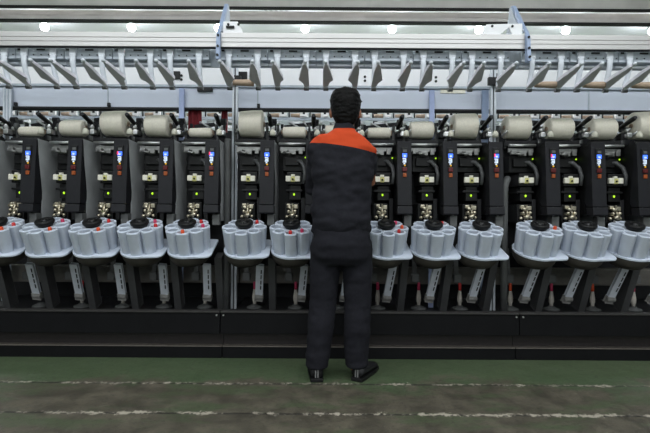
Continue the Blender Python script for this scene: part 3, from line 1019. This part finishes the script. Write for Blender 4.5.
for sh, el, wr, s in ((SHL, ELL, WRL, -1), (SHR, ELR, WRR, 1)):
    b.tube([sh, sh.lerp(el, 0.5), el, el.lerp(wr, 0.35), wr], [0.048, 0.044, 0.038, 0.037, 0.026], 16)
    fwd = (wr - el).normalized()
    side = Vector((-s, 0, 0)) - fwd * fwd.dot(Vector((-s, 0, 0)))
    side.normalize()
    up = Vector((0, 0, 1)) - fwd * fwd.z
    up.normalize()
    # palm, four curled fingers of unequal length, thumb from the side of the palm
    for q in (-1.2, -0.4, 0.4, 1.2):
        b.tube([wr - fwd * 0.01, wr + fwd * 0.04 + side * q * 0.016, wr + fwd * 0.088 + side * q * 0.018], [0.02, 0.0145, 0.0125], 10)
    for q, ln in ((1.2, 0.068), (0.4, 0.078), (-0.4, 0.072), (-1.2, 0.055)):
        p0 = wr + fwd * 0.085 + side * q * 0.0195
        p1 = p0 + fwd * ln * 0.45 - up * 0.008
        p2 = p1 + fwd * ln * 0.22 - up * ln * 0.26
        p3 = p2 - up * ln * 0.26 - fwd * 0.004
        b.tube([p0, p1, p2, p3], [0.0098, 0.0092, 0.0085, 0.0072], 10)
    t0 = wr + fwd * 0.025 + side * 0.02
    b.tube([t0, t0 + fwd * 0.03 + side * 0.025 - up * 0.01, t0 + fwd * 0.062 + side * 0.026 - up * 0.022, t0 + fwd * 0.08 + side * 0.018 - up * 0.03], [0.014, 0.012, 0.0105, 0.0085], 10)
HPL, HPR = Vector((0.015, MY, 0.84)), Vector((0.183, MY, 0.84))
KNL, KNR = Vector((-0.008, MY + 0.02, 0.47)), Vector((0.198, MY + 0.015, 0.47))
ANL, ANR = Vector((-0.042, MY - 0.005, 0.085)), Vector((0.192, MY + 0.01, 0.085))
for hp_, kn, an in ((HPL, KNL, ANL), (HPR, KNR, ANR)):
    b.tube([hp_, hp_.lerp(kn, 0.4), kn, kn.lerp(an, 0.35), an, an - Vector((0, 0, 0.03))], [0.078, 0.07, 0.05, 0.052, 0.036, 0.036], 16)
worker = remeshed(b, 'person', 'skin', None, MO, 0.0055, 3)
tag(worker, 'person in navy workwear with orange shoulder yoke, seen from behind, working at the machine', 'person')

# eyes
for s in (-1, 1):
    MB().ball(HD + Vector((s * 0.028, 0.082, 0.0)), 0.011, 0.009, 0.009, 12).build('eye', 'eye', worker, MO)

# hair: a thick cropped cap, fuller on top, open over the face
h = MB()
hx, hy, hz = HD
rings(h, [(hx, hy - 0.045, hz - 0.108, 0.050, 0.036), (hx, hy - 0.042, hz - 0.088, 0.062, 0.048), (hx, hy - 0.034, hz - 0.055, 0.078, 0.066), (hx, hy - 0.022, hz - 0.015, 0.088, 0.086),
          (hx, hy - 0.014, hz + 0.03, 0.093, 0.100), (hx, hy - 0.006, hz + 0.07, 0.090, 0.106), (hx, hy + 0.002, hz + 0.098, 0.076, 0.096), (hx, hy + 0.006, hz + 0.113, 0.045, 0.06), (hx, hy + 0.006, hz + 0.117, 0.02, 0.03)], 28, 2.2)
for q in range(70):
    a = random.uniform(0, 2 * PI)
    e = random.uniform(0.1, 1.45)
    v = Vector((math.cos(a) * math.cos(e) * 0.088, math.sin(a) * math.cos(e) * 0.098 - 0.01, math.sin(e) * 0.104 + 0.014))
    h.tube([HD + v * 0.93, HD + v * 1.05 + Vector((random.uniform(-.012, .012), random.uniform(-.012, .012), 0.004))], [0.010, 0.003], 7)
hair = remeshed(h, 'hair', 'hair', worker, MO, 0.005, 2, 0.003, 45)
bmh = bmesh.new()
bmh.from_mesh(hair.data)
lo = HD - MO
dl = [v for v in bmh.verts if (v.co - lo).y > 0.068 and (v.co - lo).z < 0.045]
bmesh.ops.delete(bmh, geom=dl, context='VERTS')
bmh.to_mesh(hair.data)
bmh.free()

# jacket
j = MB()
rings(j, [(0.098, MY, 0.868, 0.163, 0.122), (0.098, MY, 0.885, 0.172, 0.130), (0.096, MY - 0.004, 0.93, 0.180, 0.137), (0.097, MY, 1.02, 0.176, 0.130), (0.100, MY, 1.13, 0.176, 0.128), (0.101, MY, 1.24, 0.184, 0.13),
          (0.101, MY, 1.31, 0.182, 0.122), (0.102, MY, 1.36, 0.178, 0.114), (0.104, MY, 1.405, 0.160, 0.100), (0.108, MY + 0.002, 1.442, 0.112, 0.084), (0.111, MY + 0.008, 1.468, 0.074, 0.072)], 32, 2.3)
j.tube([(0.111, MY + 0.006, 1.45), (0.113, MY + 0.012, 1.505), (0.114, MY + 0.014, 1.515)], [0.073, 0.068, 0.062], 24)
for sh, el, s in ((SHL, ELL, -1), (SHR, ELR, 1)):
    inn = Vector((0.103 + s * 0.06, MY, 1.40))
    if s > 0:   # the right sleeve is pushed up above the elbow
        el = sh.lerp(el, 0.66)
    j.tube([inn, sh.lerp(inn, 0.25) + Vector((0, 0, 0.008)), sh, sh.lerp(el, 0.35), sh.lerp(el, 0.75), el, el + (el - sh) * 0.06], [0.055, 0.066, 0.068, 0.066, 0.062, 0.060, 0.056], 20)
    if s < 0:
        j.ball(el, 0.059, 0.059, 0.059, 16)
jk = remeshed(j, 'jacket', jacket_mat(), worker, MO, 0.009, 5, 0.014, 8)
# sleeve cuffs end just past the elbow
for (el, wr) in ((ELL, WRL),):
    MB().tube([el, el.lerp(wr, 0.22)], [0.056, 0.052], 20).build('sleeve_cuff', 'navy', worker, MO)

# trousers
t_ = MB()
rings(t_, [(0.098, MY, 0.935, 0.160, 0.118), (0.098, MY, 0.88, 0.165, 0.122), (0.098, MY - 0.008, 0.80, 0.176, 0.132), (0.098, MY - 0.004, 0.73, 0.174, 0.125), (0.098, MY, 0.68, 0.16, 0.10)], 32, 2.5)
for hp_, kn, an, s in ((HPL, KNL, ANL, -1), (HPR, KNR, ANR, 1)):
    t_.tube([hp_ + Vector((s * 0.004, 0, -0.02)), hp_.lerp(kn, 0.35) + Vector((s * 0.004, 0, 0)), kn, kn.lerp(an, 0.4) + Vector((0, -0.01, 0)), kn.lerp(an, 0.8), an + Vector((0, 0, 0.02)), an - Vector((0, 0, 0.012))], [0.094, 0.092, 0.082, 0.080, 0.072, 0.068, 0.066], 22)
remeshed(t_, 'trousers', 'navy', worker, MO, 0.009, 4, 0.006, 9)

# shoes
for an, ang, nm in ((ANL, 4, 'left'), (ANR, -28, 'right')):
    mtx = Matrix.Translation((an.x, an.y - 0.045, 0.002)) @ Matrix.Rotation(math.radians(ang), 4, 'Z')
    s = MB()
    up_ = [(-0.0, 0.0, 0.035, 0.034, 0.085), (0, 0.06, 0.04, 0.036, 0.09), (0, 0.13, 0.044, 0.03, 0.07), (0, 0.2, 0.046, 0.026, 0.055), (0, 0.25, 0.036, 0.02, 0.045), (0, 0.268, 0.018, 0.014, 0.036)]
    t = bmesh.new()
    rr = []
    for x, y, wd, _, hh in up_:
        r = []
        for k in range(16):
            a = 2 * PI * k / 16
            zz = 0.02 + (hh - 0.02) * (0.5 + 0.5 * math.sin(a))
            r.append(t.verts.new((x + wd * math.cos(a) * (1.0 if math.sin(a) < 0.2 else 0.86), y, zz)))
        rr.append(r)
    for a, c in zip(rr, rr[1:]):
        for k in range(16):
            t.faces.new((a[k], a[(k + 1) % 16], c[(k + 1) % 16], c[k]))
    t.faces.new(list(reversed(rr[0])))
    t.faces.new(rr[-1])
    s.add(t, 0, mtx)
    sh_ = s.build('shoe', 'shoe', worker, MO, smooth=True)
    outl = [(-0.036, -0.008), (0.036, -0.008), (0.042, 0.06), (0.05, 0.18), (0.042, 0.25), (0.02, 0.278), (-0.02, 0.278), (-0.042, 0.25), (-0.048, 0.18), (-0.04, 0.06)]
    MB().prism(outl, 0.0, 0.02, 'z', 0.004, mtx).build('sole', 'black', sh_, MO)
    MB().box(-0.010, -0.004, -0.006, 0.0, 0.025, 0.082).box(0.004, 0.010, -0.006, 0.0, 0.025, 0.082).build('heel_stripe', 'stripe', sh_, MO)
    hs = sh_.children[-1]
    for hs in sh_.children:
        if hs.name.startswith('heel_stripe'):
            hs.data.transform(Matrix.Translation(-MO) @ mtx @ Matrix.Translation(MO))
